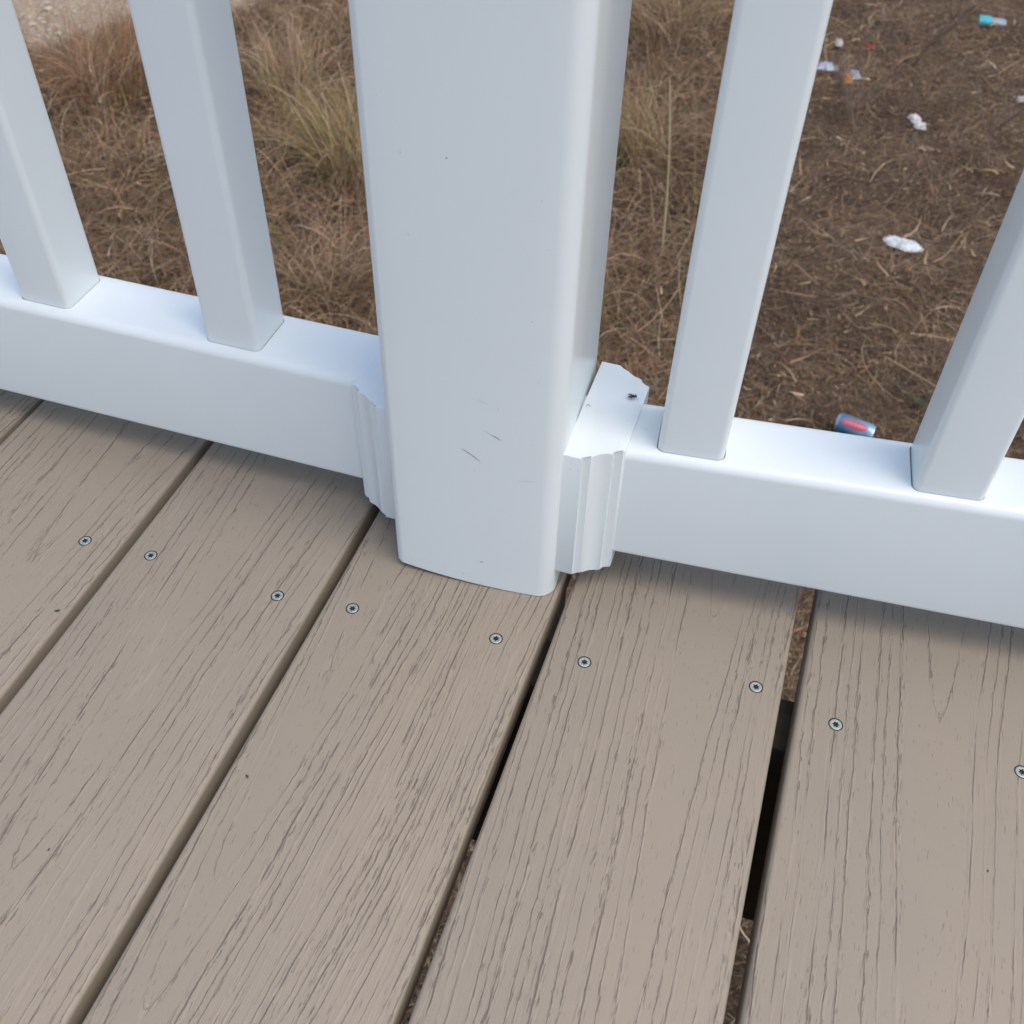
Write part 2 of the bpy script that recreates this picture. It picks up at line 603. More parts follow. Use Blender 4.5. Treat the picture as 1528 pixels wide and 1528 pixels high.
scuff((690, 665), (718, 685), 0.0007, M_SCUFF)
scuff((722, 638), (736, 646), 0.0004, M_SCUFF_F)
scuff((734, 645), (749, 654), 0.0008, M_SCUFF)
scuff((715, 592), (728, 600), 0.0004, M_SCUFF_F)
scuff((774, 716), (802, 718), 0.0004, M_SCUFF_F)
scuff((718, 834), (723, 835), 0.0010, M_SCUFF, 3)
scuff((691, 851), (694, 852), 0.0010, M_SCUFF_F, 3)
scuff((743, 606), (746, 608), 0.0007, M_SCUFF_F, 3)
scuff((667, 232), (670, 233), 0.0008, M_SCUFF, 3)
scuff((708, 697), (711, 698), 0.0006, M_SCUFF_F, 3)
scuff((640, 812), (642, 813), 0.0006, M_SCUFF_F, 3)

SB = 0.0377


def make_rail(name, width, zb, zt, x0, x1, holes, depth=0.018, sag=0.0, rad=(0.004, 0.004, 0.006, 0.006)):
    """bottom rail: outline in (y,z), y=0 front face; real sockets are cut for the balusters"""
    bm = bmesh.new()
    ol = [(a + width/2, b + (zb+zt)/2) for a, b in rrect(width, zt - zb, list(rad), 7)]
    prism(bm, ol, x0, x1, 'x')
    if sag:
        bmesh.ops.bisect_plane(bm, geom=bm.verts[:]+bm.edges[:]+bm.faces[:], plane_co=(0.4, 0, 0), plane_no=(1, 0, 0))
        for v in bm.verts:
            if v.co.z < (zb+zt)/2: v.co.z -= sag*(min(v.co.x, 0.4)+0.05)
    me = bm_mesh(bm, name)
    if holes:
        bm = bmesh.new()
        for (hx, ga, gb, sgn) in holes:
            o2 = rrect(SB + ga, SB + gb, 0.0046, 5)
            prism(bm, [(a + hx, b + width/2) for a, b in o2], (zt - depth) if sgn > 0 else zb - 0.01, zt + 0.01 if sgn > 0 else zb + depth, 'z')
        cut = bm_mesh(bm, 'cut')
        oa = bpy.data.objects.new('tmp_a', me); ob = bpy.data.objects.new('tmp_b', cut)
        C.objects.link(oa); C.objects.link(ob)
        md = oa.modifiers.new('b', 'BOOLEAN'); md.operation = 'DIFFERENCE'; md.object = ob; md.solver = 'EXACT'
        dg = bpy.context.evaluated_depsgraph_get()
        me2 = bpy.data.meshes.new_from_object(oa.evaluated_get(dg))
        me2.name = name
        bpy.data.objects.remove(oa); bpy.data.objects.remove(ob)
        me = me2
        me.materials.clear()
    for p in me.polygons: p.use_smooth = True
    me.set_sharp_from_angle(angle=math.radians(30))
    return me


AL, YLF, ZLB, ZLT, LW = 0.0067, 0.4460, 0.0266, 0.1126, 0.0513
AR, TR, YRF, ZRB, ZRT, RW = 0.0925, 0.0179, 0.4378, 0.0332, 0.1196, 0.0483
bal_mesh = None


def baluster_mesh(L):
    bm = bmesh.new()
    prism(bm, rrect(SB, SB, 0.0042, 6), 0.0, L, 'z')
    return bm_mesh(bm, 'baluster', 40)


# left run; local x = world x along the rail
bx = [-0.4826 + SB/2, -0.3452 + SB/2]
lx = [-0.4826 + SB/2 - 0.1385*k for k in (3, 2, 1)] + bx
rx = [-0.0474 + SB/2, 0.0927 + SB/2] + [0.0927 + SB/2 + 0.1405*k for k in (1, 2, 3, 4)]
gaps_l = [(h, 0.0008, 0.0008, 1) for h in lx]
gaps_r = [(h, 0.0010, 0.0008, 1) for h in rx]
ml = make_rail('bottom_rail', LW, ZLB, ZLT, -1.10, -0.2125, gaps_l)
mr = make_rail('bottom_rail', RW, ZRB, ZRT, -0.0965, 0.95, gaps_r, sag=0.030)
brl = link('bottom_rail', ml, M_VINYL, rail, rp(0, YLF, 0), (0, 0, AL))
brr = link('bottom_rail', mr, M_VINYL, rail, rp(0, YRF, 0), (0, -TR, AR))
tl = make_rail('top_rail', LW + 0.004, TOPZ, TOPZ + 0.05, -1.10, -0.2125, None)
tr_ = make_rail('top_rail', RW + 0.004, TOPZ, TOPZ + 0.05, -0.0965, 0.95, None)
link('top_rail', tl, M_VINYL, rail, rp(0, YLF - 0.002, 0), (0, 0, AL))
link('top_rail', tr_, M_VINYL, rail, rp(0, YRF - 0.002, 0), (0, -TR, AR))
BL = TOPZ - ZLT + 0.012
BMESH = baluster_mesh(BL)
jig = [(0.0001, 0.0001), (-0.0001, 0.0001), (0.0001, 0.0), (0.0, 0.0001), (-0.0001, 0.0001)]
for k, h in enumerate(lx):
    yy = YLF + h*math.sin(AL) + LW/2*math.cos(AL)
    xx = h*math.cos(AL) - LW/2*math.sin(AL)
    j = jig[k % 5]
    link('baluster', BMESH, M_VINYL, rail, rp(xx + j[0], yy + j[1], ZLT - 0.012), (0, 0, AL))
for k, h in enumerate(rx):
    hh = h - ZRT*TR                      # the run is tilted a touch
    xx = hh*math.cos(AR) - RW/2*math.sin(AR)
    yy = YRF + hh*math.sin(AR) + RW/2*math.cos(AR)
    j = [(-0.0001, 0.0001), (0.0002, 0.0001)][k % 2]
    link('baluster', BMESH, M_VINYL, rail, rp(xx + j[0], yy + j[1], ZRT + TR*h - 0.012), (0, 0.007 if k == 0 else 0, AR))


def bracket_mesh(zb, zt):
    half = [(0.0, 0.0445), (0.0122, 0.0445), (0.0124, 0.0418), (0.0165, 0.0414)]
    for k in range(1, 10):
        t = k/9
        half.append((0.0165 + 0.0112*t, 0.0414 - 0.0062*(1-(1-t)**2.0)))
    half += [(0.0279, 0.0312), (0.0325, 0.0308), (0.0335, 0.0300)]
    ol = [(u, -d) for u, d in half] + [(u, d) for u, d in half[::-1]]
    bm = bmesh.new()
    prism(bm, ol, zb, zt, 'z')
    es = [e for e in bm.edges if abs(e.verts[0].co.z - e.verts[1].co.z) < 1e-6]
    bmesh.ops.bevel(bm, geom=es, offset=0.0009, segments=2, profile=0.5, affect='EDGES', clamp_overlap=True)
    es = [e for e in bm.edges if abs(e.verts[0].co.z - e.verts[1].co.z) > 0.05 and len(e.link_faces) == 2 and e.calc_face_angle(0) > 0.5]
    return bm_mesh(bm, 'rail_bracket', 25)


ca, sa = math.cos(PA), math.sin(PA)
link('rail_bracket', bracket_mesh(0.0205, 0.1206), M_VINYL, rail,
     rp(PCX + (PW/2 + 0.0008)*ca, PCY + (PW/2 + 0.0008)*sa - 0.0015, 0), (0, 0, 0.0))
link('rail_bracket', bracket_mesh(0.0180, 0.1140), M_VINYL, rail,
     rp(PCX - (PW/2 + 0.0008)*ca, YLF + LW/2 - 0.2*AL, 0), (0, 0, math.pi + 0.01))

# ------------------------------------------------------------------ dry grass


def blades(base, heading, length, width, lift, curl, colour, nseg=3, twist=None):
    """many ribbon blades at once; arrays per blade. lift = start elevation, curl = change of elevation along it"""
    n = len(length)
    t = np.linspace(0, 1, nseg+1)
    el = lift[:, None] + curl[:, None]*t[None]
    hd = heading[:, None] + (twist[:, None]*t[None] if twist is not None else 0)
    stepv = np.stack([np.cos(el)*np.cos(hd), np.cos(el)*np.sin(hd), np.sin(el)], 2) * (length/nseg)[:, None, None]
    pos = np.concatenate([base[:, None, :], base[:, None, :] + np.cumsum(stepv[:, :-1], 1)], 1)
    # stay on or above the soil
    g = gh(pos[:, :, 0], pos[:, :, 1]) + 0.003
    pos[:, :, 2] = np.maximum(pos[:, :, 2], g)
    roll = rng.uniform(-0.9, 0.9, n)
    sx = np.stack([-np.sin(hd)*np.cos(roll)[:, None], np.cos(hd)*np.cos(roll)[:, None], np.sin(roll)[:, None]*np.ones_like(hd)], 2)
    wd = (width[:, None] * (1 - 0.85*t[None]**1.6))[:, :, None] * 0.5
    A, B = pos - sx*wd, pos + sx*wd
    vv = np.stack([A, B], 2).reshape(n, -1, 3)
    k = 2*(nseg+1)
    q = np.array([[2*s, 2*s+1, 2*s+3, 2*s+2] for s in range(nseg)])
    ff = (np.arange(n)[:, None, None]*k + q[None]).reshape(-1, 4)
    cc = np.repeat(colour[:, None, :], k, 1).reshape(-1, 3)
    return vv.reshape(-1, 3), ff, cc


def blade_object(name, parts, parent=None):
    off = 0
    VV, FF, CC = [], [], []
    for v, f, c in parts:
        VV.append(v); FF.append(f + off); CC.append(c); off += len(v)
    v = np.concatenate(VV); f = np.concatenate(FF); c = np.concatenate(CC)
    me = bpy.data.meshes.new(name)
    me.vertices.add(len(v)); me.vertices.foreach_set('co', v.astype(np.float32).ravel())
    me.loops.add(f.size); me.loops.foreach_set('vertex_index', f.astype(np.int32).ravel())
    me.polygons.add(len(f)); me.polygons.foreach_set('loop_start', np.arange(0, f.size, 4, dtype=np.int32))
    me.update(calc_edges=True)
    at_ = me.attributes.new('blade_colour', 'FLOAT_COLOR', 'POINT')
    at_.data.foreach_set('color', np.concatenate([c, np.ones((len(c), 1))], 1).astype(np.float32).ravel())
    return link(name, me, M_GRASS, parent)


PAL = np.array([1.25, 1.19, 1.13]) * np.array([[0.300, 0.215, 0.130], [0.150, 0.100, 0.065], [0.185, 0.145, 0.105], [0.230, 0.130, 0.065],
                [0.440, 0.350, 0.240], [0.200, 0.165, 0.065], [0.095, 0.066, 0.046]])


def palette(n, w):
    w = np.array(w, float); w /= w.sum()
    c = PAL[rng.choice(len(PAL), n, p=w)]
    return np.clip(c * rng.uniform(0.7, 1.25, (n, 1)) * rng.uniform(0.93, 1.07, (n, 3)), 0, 1)


def vnoise(x, y, s, seed):
    return (np.sin(s*1.0*x + seed) * np.cos(s*1.27*y + 1.7*seed) + 0.6*np.sin(s*2.3*x - s*1.9*y + 2.1*seed)) / 1.6


parts = []
# 1. flattened thatch over all the ground in view, denser near
N = 270000
px_ = rng.uniform(-5.4, 2.2, N)
py_ = 0.25 + 8.0*rng.uniform(0, 1, N)**1.35
sd = np.hypot(px_ - (SAND.x - 0.48), py_ - (SAND.y + 0.78)) + 0.35*vnoise(px_, py_, 3.0, 0.4)
keep = (sd > 1.33) | (rng.uniform(0, 1, N) < 0.05)
keep &= ~((px_ < -2.6) & (py_ < 1.6))
px_, py_ = px_[keep], py_[keep]
N = len(px_)
patch = vnoise(px_, py_, 2.4, 0.9)
L = rng.uniform(0.04, 0.16, N) * np.where(px_ < -0.35, 1.2, 1.0)
flow = 0.9*vnoise(px_, py_, 1.3, 2.2)
hd = np.where(rng.uniform(0, 1, N) < 0.45, flow*2.0 + rng.normal(0, 0.7, N), rng.uniform(0, 2*np.pi, N))
lift = np.abs(rng.normal(0.22, 0.30, N)); curl = rng.normal(-0.25, 0.55, N)
base = np.stack([px_, py_, gh(px_, py_) + rng.uniform(0.0, 0.03, N)], 1)
wr = px_ > -0.35
col = np.where(wr[:, None], palette(N, [1.3, 2.4, 2.0, .7, .35, .05, 1.3]), palette(N, [2.1, 1.5, 1.2, 1.2, .7, .25, 1.2]))
col *= np.clip(1.0 + 0.25*patch + np.where(wr, 0.30*vnoise(px_, py_, 6.0, 3.3), 0.0), 0.35, 1.6)[:, None]
wth = rng.uniform(0.0012, 0.0036, N) * np.where(wr, 0.8, 1.0)
parts.append(blades(base, hd, L, wth, lift, curl, col, 3, rng.normal(0, 0.9, N)))

# 2. taller standing dry grass on the side of the left run
N = 26000
px_ = rng.uniform(-5.2, -0.25, N)
py_ = 2.0 + 5.5*rng.uniform(0, 1, N)**1.2
cl = vnoise(px_, py_, 3.7, 5.2) + 0.5*vnoise(px_, py_, 8.1, 1.1)
sd = np.hypot(px_ - (SAND.x - 0.48), py_ - (SAND.y + 0.78))
keep = (cl > rng.uniform(-0.9, 0.5, N)) & (sd > 1.4)
px_, py_ = px_[keep], py_[keep]
N = len(px_)
red = np.clip(1.2 - np.hypot(px_ - at(190, 110, GZ).x, py_ - at(190, 110, GZ).y)/0.9, 0, 1)
c1 = palette(N, [2.4, 1.0, .8, .9, .9, .6, .4]); c2 = palette(N, [1.0, .5, .1, 3.2, .4, .0, .2])
col = np.where((rng.uniform(0, 1, N) < red)[:, None], c2, c1)
base = np.stack([px_, py_, gh(px_, py_)], 1)
parts.append(blades(base, rng.uniform(0, 2*np.pi, N), rng.uniform(0.12, 0.34, N), rng.uniform(0.0018, 0.0045, N),
                    rng.uniform(0.6, 1.45, N), -rng.uniform(0.5, 2.0, N), col, 5, rng.normal(0, 0.6, N)))
# 3. pale curled leaves lying on top
N = 5200
px_ = rng.uniform(-5.0, 2.0, N); py_ = 0.4 + 7.5*rng.uniform(0, 1, N)**1.25
base = np.stack([px_, py_, gh(px_, py_) + rng.uniform(0.02, 0.06, N)], 1)
parts.append(blades(base, rng.uniform(0, 2*np.pi, N), rng.uniform(0.03, 0.12, N), rng.uniform(0.003, 0.008, N),
                    rng.uniform(-0.1, 0.7, N), rng.normal(-0.6, 0.8, N), palette(N, [1.2, .3, .4, .3, 1.6, .05, 0]), 4, rng.normal(0, 1.6, N)))
# 3b. crumbs of dead leaf
N = 60000
px_ = rng.uniform(-5.0, 2.0, N); py_ = 0.4 + 7.6*rng.uniform(0, 1, N)**1.3
px_ = np.where(rng.uniform(0, 1, N) < 0.6, rng.uniform(-0.6, 2.0, N), px_)
base = np.stack([px_, py_, gh(px_, py_) + rng.uniform(0.003, 0.045, N)], 1)
parts.append(blades(base, rng.uniform(0, 2*np.pi, N), rng.uniform(0.008, 0.035, N), rng.uniform(0.003, 0.008, N),
                    rng.uniform(-0.5, 0.9, N), rng.normal(0, 1.0, N), palette(N, [1.2, 2.4, 2.0, .8, .35, 0, 2.0]), 2, rng.normal(0, 1.2, N)))
# 4. long thin stems lying across
N = 1500
px_ = rng.uniform(-4.8, 2.0, N); py_ = 0.4 + 7.5*rng.uniform(0, 1, N)**1.25
base = np.stack([px_, py_, gh(px_, py_) + rng.uniform(0.02, 0.05, N)], 1)
parts.append(blades(base, rng.uniform(0, 2*np.pi, N), rng.uniform(0.15, 0.45, N), rng.uniform(0.002, 0.004, N),
                    rng.uniform(0.0, 0.35, N), rng.normal(-0.4, 0.25, N), palette(N, [1.8, .6, .9, .4, 1.0, .1, .2]), 5, rng.normal(0, 0.5, N)))
tag(blade_object('dry_grass', parts), 'matted brown dead grass covering the ground beyond the railing', 'grass', kind='stuff')


def tuft(name, label, c, n, lmin, lmax, weights, lean, spread=0.09, wmin=0.002, wmax=0.004):
    a = rng.uniform(0, 2*np.pi, n); r = spread*np.sqrt(rng.uniform(0, 1, n))
    px, py = c.x + r*np.cos(a), c.y + r*np.sin(a)
    base = np.stack([px, py, gh(px, py)], 1)
    hd = np.where(rng.uniform(0, 1, n) < 0.6, lean + rng.normal(0, 0.6, n), a)
    p = blades(base, hd, rng.uniform(lmin, lmax, n), rng.uniform(wmin, wmax, n), rng.uniform(0.9, 1.45, n),
               -rng.uniform(0.7, 2.1, n), palette(n, weights), 7, rng.normal(0, 0.25, n))
    p[0][:] -= np.array([c.x, c.y, 0])
    o = blade_object(name, [p])
    o.location = (c.x, c.y, 0)
    return tag(o, label, 'grass tuft', 'dry grass tufts')


tuft('grass_tuft', 'olive-yellow arching grass tuft beyond the left baluster run, close to the post', at(520, 262, GZ), 620, 0.28, 0.55, [1.2, .2, .2, .2, .6, 2.8, 0], 2.6, 0.12)
tuft('grass_tuft', 'straw-coloured grass tuft with long fine blades behind the olive tuft', at(440, 150, GZ), 420, 0.25, 0.5, [2.4, .3, .5, .3, 1.0, .9, 0], 2.2, 0.14)
tuft('grass_tuft', 'rusty orange-brown grass tuft beside the pale sandy patch', at(185, 150, GZ), 700, 0.25, 0.55, [1.0, .4, .1, 3.2, .5, .1, 0], 1.4, 0.22)
tuft('grass_tuft', 'yellow-green flattened grass tuft just right of the post', at(955, 225, GZ), 460, 0.25, 0.5, [1.5, .2, .4, .2, .7, 2.0, 0], 2.9, 0.13)
tuft('grass_tuft', 'pale tan windswept grass tuft farther out behind the post', at(975, 60, GZ), 520, 0.3, 0.55, [2.6, .5, .6, .2, 1.0, .4, 0], 3.0, 0.2)
tuft('grass_tuft', 'loose brown grass tuft with curling blades just over the left bottom rail', at(500, 450, GZ), 320, 0.18, 0.42, [2.0, .8, .5, .5, .8, .4, 0], 0.4, 0.16)

# single tall stalk right of the post
b0 = at(988, 372, GZ); b0.z = float(gh(b0.x, b0.y))
bm = bmesh.new()
pts = []
for k in range(9):
    t = k/8
    pts.append((0.012*math.sin(t*3.0) - 0.055*t, -0.02*t, 0.70*t))
tube(bm, pts, [0.0058 - 0.0030*k/8 for k in range(9)], 6)
for k in (3, 5):
    q = Vector(pts[k])
    vs = [bm.verts.new(q + Vector(d)) for d in ((0.002, 0, 0), (-0.002, 0.001, 0), (-0.028, 0.01, 0.05), (-0.04, 0.012, 0.03))]
    bm.faces.new(vs)
M_STRAW = mat_simple('straw', (0.52, 0.41, 0.23), 0.6, 0, 0.15, 30)
tag(link('grass_stalk', bm_mesh(bm, 'grass_stalk', 60), M_STRAW, None, b0), 'single tall upright straw stalk between post and first right baluster', 'stalk')

# branching dead weeds
M_WEED = mat_simple('dead_weed_stem', (0.19, 0.135, 0.095), 0.8, 0, 0.2, 40)


def weed(label, c, hgt, lean, seed):
    r = random.Random(seed)
    bm = bmesh.new()
    for s in range(6):
        a = lean + r.uniform(-2.2, 2.2)
        tilt = r.uniform(0.25, 0.8)
        pts = []
        for k in range(7):
            t = k/6
            rr = hgt*t*math.sin(tilt)*(0.8+0.3*t)
            pts.append(Vector((math.cos(a)*rr, math.sin(a)*rr, hgt*t*math.cos(tilt))) + Vector((r.uniform(-1, 1), r.uniform(-1, 1), 0))*0.006)
        tube(bm, pts, [0.0021*(1-0.75*k/6) for k in range(7)], 5)
        for j in range(9):
            k = r.randint(2, 5); q = pts[k]
            aa = a + r.uniform(-1.6, 1.6)
            ln = hgt*r.uniform(0.15, 0.4)
            e1 = q + Vector((math.cos(aa)*ln*.5, math.sin(aa)*ln*.5, ln*.55))
            e2 = q + Vector((math.cos(aa)*ln*.8, math.sin(aa)*ln*.8, ln*1.1))
            tube(bm, [q, e1, e2], [0.0016, 0.0012, 0.0006], 4)
            for z in range(3):
                w_ = e1.lerp(e2, r.random())
                s_ = r.uniform(0.003, 0.007)
                bm.faces.new([bm.verts.new(w_ + Vector((r.uniform(-s_, s_), r.uniform(-s_, s_), r.uniform(-s_, s_)))) for _ in range(3)])
    c = Vector((c.x, c.y, float(gh(c.x, c.y))))
    tag(link('dead_weed', bm_mesh(bm, 'dead_weed'), M_WEED, None, c), label, 'weed', 'dead branching weeds')


weed('dark branching dead weed between the red scrap and the teal bottle', at(1362, 95, GZ), 0.42, 0.9, 3)
weed('thin leaning dead weed below the orange scrap, beside the right baluster', at(1275, 195, GZ), 0.36, 1.9, 5)
weed('small tangled dead weed past the crumpled white wrapper', at(1470, 215, GZ), 0.25, 0.5, 8)

# green living bits
M_GREEN = mat_simple('dull_green_leaf', (0.075, 0.11, 0.065), 0.6, 0, 0.25, 60)


def leaf_plant(name, label, c, n, size, seed, mat):
    r = random.Random(seed)
    bm = bmesh.new()
    for k in range(n):
        a = r.uniform(0, 6.28); el = r.uniform(0.2, 1.0); ln = size*r.uniform(0.6, 1.1); w = ln*0.28
        d = Vector((math.cos(a)*math.cos(el), math.sin(a)*math.cos(el), math.sin(el)))
        s = Vector((-math.sin(a), math.cos(a), 0))
        up = s.cross(d)
        p = [Vector((0, 0, 0.01)), d*ln*.5 + s*w*.5 + up*ln*.04, d*ln, d*ln*.5 - s*w*.5 + up*ln*.04, d*ln*.5 - up*ln*.03]
        v = [bm.verts.new(q) for q in p]
        bm.faces.new((v[0], v[1], v[4])); bm.faces.new((v[1], v[2], v[4])); bm.faces.new((v[2], v[3], v[4])); bm.faces.new((v[3], v[0], v[4]))
    c = Vector((c.x, c.y, float(gh(c.x, c.y)) + 0.015))
    tag(link(name, bm_mesh(bm, name), mat, None, c), label, 'plant')


leaf_plant('weed_seedling', 'small grey-green seedling on the ground beyond the right rail bracket', at(973, 577, GZ), 11, 0.07, 4, M_GREEN)
leaf_plant('green_leaf', 'dark green pointed leaves in the dead grass beside the second right baluster', at(1352, 608, GZ), 3, 0.09, 9, mat_simple('dark_green_leaf', (0.05, 0.09, 0.03), 0.5))

# ------------------------------------------------------------------ litter on the ground


def on_ground(px, py, lift=0.0):
    p = at(px, py, GZ)
    for _ in range(4): p = at(px, py, float(gh(p.x, p.y)) + lift)
    return p


def mat_can():
    k = NT('printed_can')
    s = k.sep(k.objco())
    ang = k.math('ARCTAN2', s[1], s[0])
    n = k.noise(k.objco(), 60.0, 3.0, 0.6)
    c = k.mix(k.step(s[2], -0.045, 0.05), rgba(0.05, 0.19, 0.33), rgba(0.20, 0.38, 0.52))
    # red oval panel with a pale line of lettering through it
    e = k.math('ADD', k.math('POWER', k.math('DIVIDE', k.math('SUBTRACT', s[2], 0.0), 0.043), 2.0), k.math('POWER', k.math('DIVIDE', ang, 0.52), 2.0))
    e = k.math('ADD', e, k.math('MULTIPLY', k.math('SUBTRACT', n, 0.5), 0.5))
    c = k.mix(k.step(e, 1.05, 0.9), c, rgba(0.46, 0.11, 0.14))
    t1 = k.math('MULTIPLY', k.step(k.math('ABSOLUTE', ang), 0.20, 0.12), k.step(k.math('ABSOLUTE', s[2]), 0.034, 0.030))
    t2 = k.step(k.math('SINE', k.math('MULTIPLY', s[2], 620.0)), -0.3, 0.3)
    c = k.mix(k.math('MULTIPLY', k.math('MULTIPLY', t1, t2), 0.3), c, rgba(0.62, 0.42, 0.44))
    k.set(Base_Color=c, Roughness=0.35, Metallic=0.35)
    return k.mat


M_ALU = mat_simple('bare_aluminium', (0.62, 0.63, 0.64), 0.35, 0.9)
p1, p2 = on_ground(1256, 632, 0.034), on_ground(1294, 646, 0.034)
dirc = (p2 - p1); dirc.z = 0; dirc.normalize()
bm = bmesh.new()
prof = [(0.0, -0.056, 1), (0.022, -0.0565, 1), (0.0245, -0.060, 1), (0.0265, -0.059, 1), (0.0325, -0.050, 0), (0.033, -0.046, 0), (0.033, 0.044, 0), (0.0325, 0.047, 0), (0.0272, 0.057, 1), (0.0262, 0.060, 1), (0.0248, 0.059, 1), (0.0235, 0.0565, 1), (0.0, 0.056, 1)]
n = 28
rings = []
for r_, z_, mi in prof:
    rings.append([bm.verts.new((max(r_, 1e-5)*math.cos(2*math.pi*k/n), max(r_, 1e-5)*math.sin(2*math.pi*k/n), z_)) for k in range(n)])
for (A, B, pr_) in zip(rings[:-1], rings[1:], prof[:-1]):
    for k in range(n):
        f = bm.faces.new((A[k], A[(k+1) % n], B[(k+1) % n], B[k])); f.material_index = pr_[2]
# a shallow dent
for v in bm.verts:
    dd_ = (v.co - Vector((0.020, -0.026, 0.03))).length
    if dd_ < 0.026: v.co -= Vector((0.6, -0.8, 0))*0.007*(1-dd_/0.026)
can_me = bm_mesh(bm, 'drink_can', 40)
zax = dirc
# label side up and towards the camera
up_ = Vector((0, -0.55, 0.83)); xax = (up_ - zax*up_.dot(zax)).normalized(); yax = zax.cross(xax)
can = link('drink_can', can_me, [mat_can(), M_ALU])
mid = (p1+p2)/2
can.matrix_world = Matrix(((xax.x, yax.x, zax.x, mid.x), (xax.y, yax.y, zax.y, mid.y), (xax.z, yax.z, zax.z, mid.z), (0, 0, 0, 1)))
tag(can, 'dented blue drink can with a red oval, lying in dead grass behind the right rail', 'can')


def crumple(name, label, cat, c, a, b, thick, rz, mat, seed, tip=0.0, amp=0.35, nu=18, nv=12):
    """a crushed piece of film or paper: a closed thin pillow with sharp folds"""
    r = random.Random(seed)
    ph = [r.uniform(0, 6.28) for _ in range(8)]
    bm = bmesh.new()
    def P(u, v, side):
        s = u*2-1; q = v*2-1
        wv = (1 - abs(s)**2.2)**0.6 if tip > 0 else (1 - 0.12*abs(s)**4)
        x_ = a/2*s*(1 + 0.06*math.sin(5*q+ph[0])); y_ = b/2*q*max(wv, 0.05)*(1+0.10*math.sin(7*s+ph[1]))
        fold = abs(math.sin(6.1*s+2.3*q+ph[2])) + 0.8*abs(math.sin(9.0*q-4.1*s+ph[3])) + 0.5*abs(math.sin(15*s+11*q+ph[4]))
        edge = min(1.0, 3.0*(1-abs(s)), 3.0*(1-abs(q)))
        z_ = thick*(0.5 + amp*(fold-1.0)) * edge
        return (x_, y_, z_ + thick*0.25 if side else -0.10*thick*edge + thick*0.2)
    for side in (1, 0):
        g = [[bm.verts.new(P(i/nu, j/nv, side)) for j in range(nv+1)] for i in range(nu+1)]
        for i in range(nu):
            for j in range(nv):
                q = (g[i][j], g[i+1][j], g[i+1][j+1], g[i][j+1])
                bm.faces.new(q if side else q[::-1])
    bmesh.ops.remove_doubles(bm, verts=bm.verts[:], dist=1e-5)
    o = link(name, bm_mesh(bm, name, 25), mat, None, c, (r.uniform(-.15, .15), r.uniform(-.15, .15), rz))
    return tag(o, label, cat)


M_FILM = mat_simple('white_film', (0.58, 0.61, 0.61), 0.4, 0, 0.3, 45)
M_PAPER = mat_simple('dirty_white_paper', (0.66, 0.65, 0.62), 0.7, 0, 0.1, 80)
M_GREYP = mat_simple('pale_grey_plastic', (0.42, 0.46, 0.54), 0.4, 0, 0.12, 60)
M_ORANGE = mat_simple('orange_scrap', (0.52, 0.24, 0.07), 0.6, 0, 0.15, 60)
M_RED = mat_simple('red_scrap', (0.36, 0.06, 0.045), 0.6, 0, 0.15, 60)
M_CREAM = mat_simple('cream_scrap', (0.62, 0.57, 0.48), 0.7, 0, 0.1, 60)
crumple('crumpled_wrapper', 'crumpled shiny white wrapper, leaf-shaped, lying on the dead grass', 'wrapper', on_ground(1347, 366, 0.03), 0.150, 0.080, 0.016, -0.14, M_FILM, 2, tip=1.0, amp=0.28)
crumple('paper_scrap', 'torn white paper scrap at the foot of the dark weeds', 'scrap', on_ground(1364, 180, 0.03), 0.050, 0.060, 0.022, 0.6, M_PAPER, 5)
crumple('paper_scrap', 'folded white paper scrap touching the torn one', 'scrap', on_ground(1372, 191, 0.03), 0.055, 0.050, 0.022, 0.1, M_PAPER, 6)
crumple('plastic_scrap', 'pale grey-blue plastic scrap half hidden behind the first right baluster', 'scrap', on_ground(1233, 104, 0.03), 0.115, 0.075, 0.03, 0.1, M_GREYP, 7)
crumple('plastic_scrap', 'small pale plastic scrap beside the orange one', 'scrap', on_ground(1274, 116, 0.03), 0.05, 0.055, 0.03, 0.5, M_GREYP, 8)
crumple('orange_scrap', 'small orange scrap standing in the dead grass', 'scrap', on_ground(1264, 121, 0.07), 0.045, 0.075, 0.03, 0.2, M_ORANGE, 9)
crumple('red_scrap', 'thin red scrap lying in the dead grass', 'scrap', on_ground(1296, 70, 0.05), 0.065, 0.022, 0.012, -0.45, M_RED, 10)
crumple('cream_scrap', 'small cream scrap near the red one', 'scrap', on_ground(1251, 67, 0.03), 0.042, 0.055, 0.025, 0.3, M_CREAM, 12)
crumple('cream_scrap', 'pale scrap lying at the far edge beside the last right baluster', 'scrap', on_ground(1524, 151, 0.03), 0.05, 0.035, 0.02, 0.1, M_CREAM, 13)

# crushed clear bottle with a teal label
k = NT('clear_plastic')
k.set(Base_Color=rgba(0.40, 0.44, 0.50), Roughness=0.25)
k.b.inputs['Transmission Weight'].default_value = 0.35
M_CLEAR = k.mat
M_TEAL = mat_simple('teal_label', (0.025, 0.42, 0.46), 0.4, 0, 0.12, 60)
bt = tag(empty('plastic_bottle', on_ground(1481, 33, 0.03), 0.05), 'crushed clear plastic bottle with a teal label, far out on dead grass', 'bottle')


def lathe_x(prof, squash, n=18):
    bm = bmesh.new()
    rings = [[bm.verts.new((x_, r_*math.cos(2*math.pi*k/n), squash*r_*math.sin(2*math.pi*k/n)*(1+0.12*math.sin(3*k+30*x_)))) for k in range(n)] for x_, r_ in prof]
    for A, B in zip(rings[:-1], rings[1:]):
        for k in range(n): bm.faces.new((A[k], A[(k+1) % n], B[(k+1) % n], B[k]))
    bm.faces.new(rings[0][::-1]); bm.faces.new(rings[-1])
    return bm


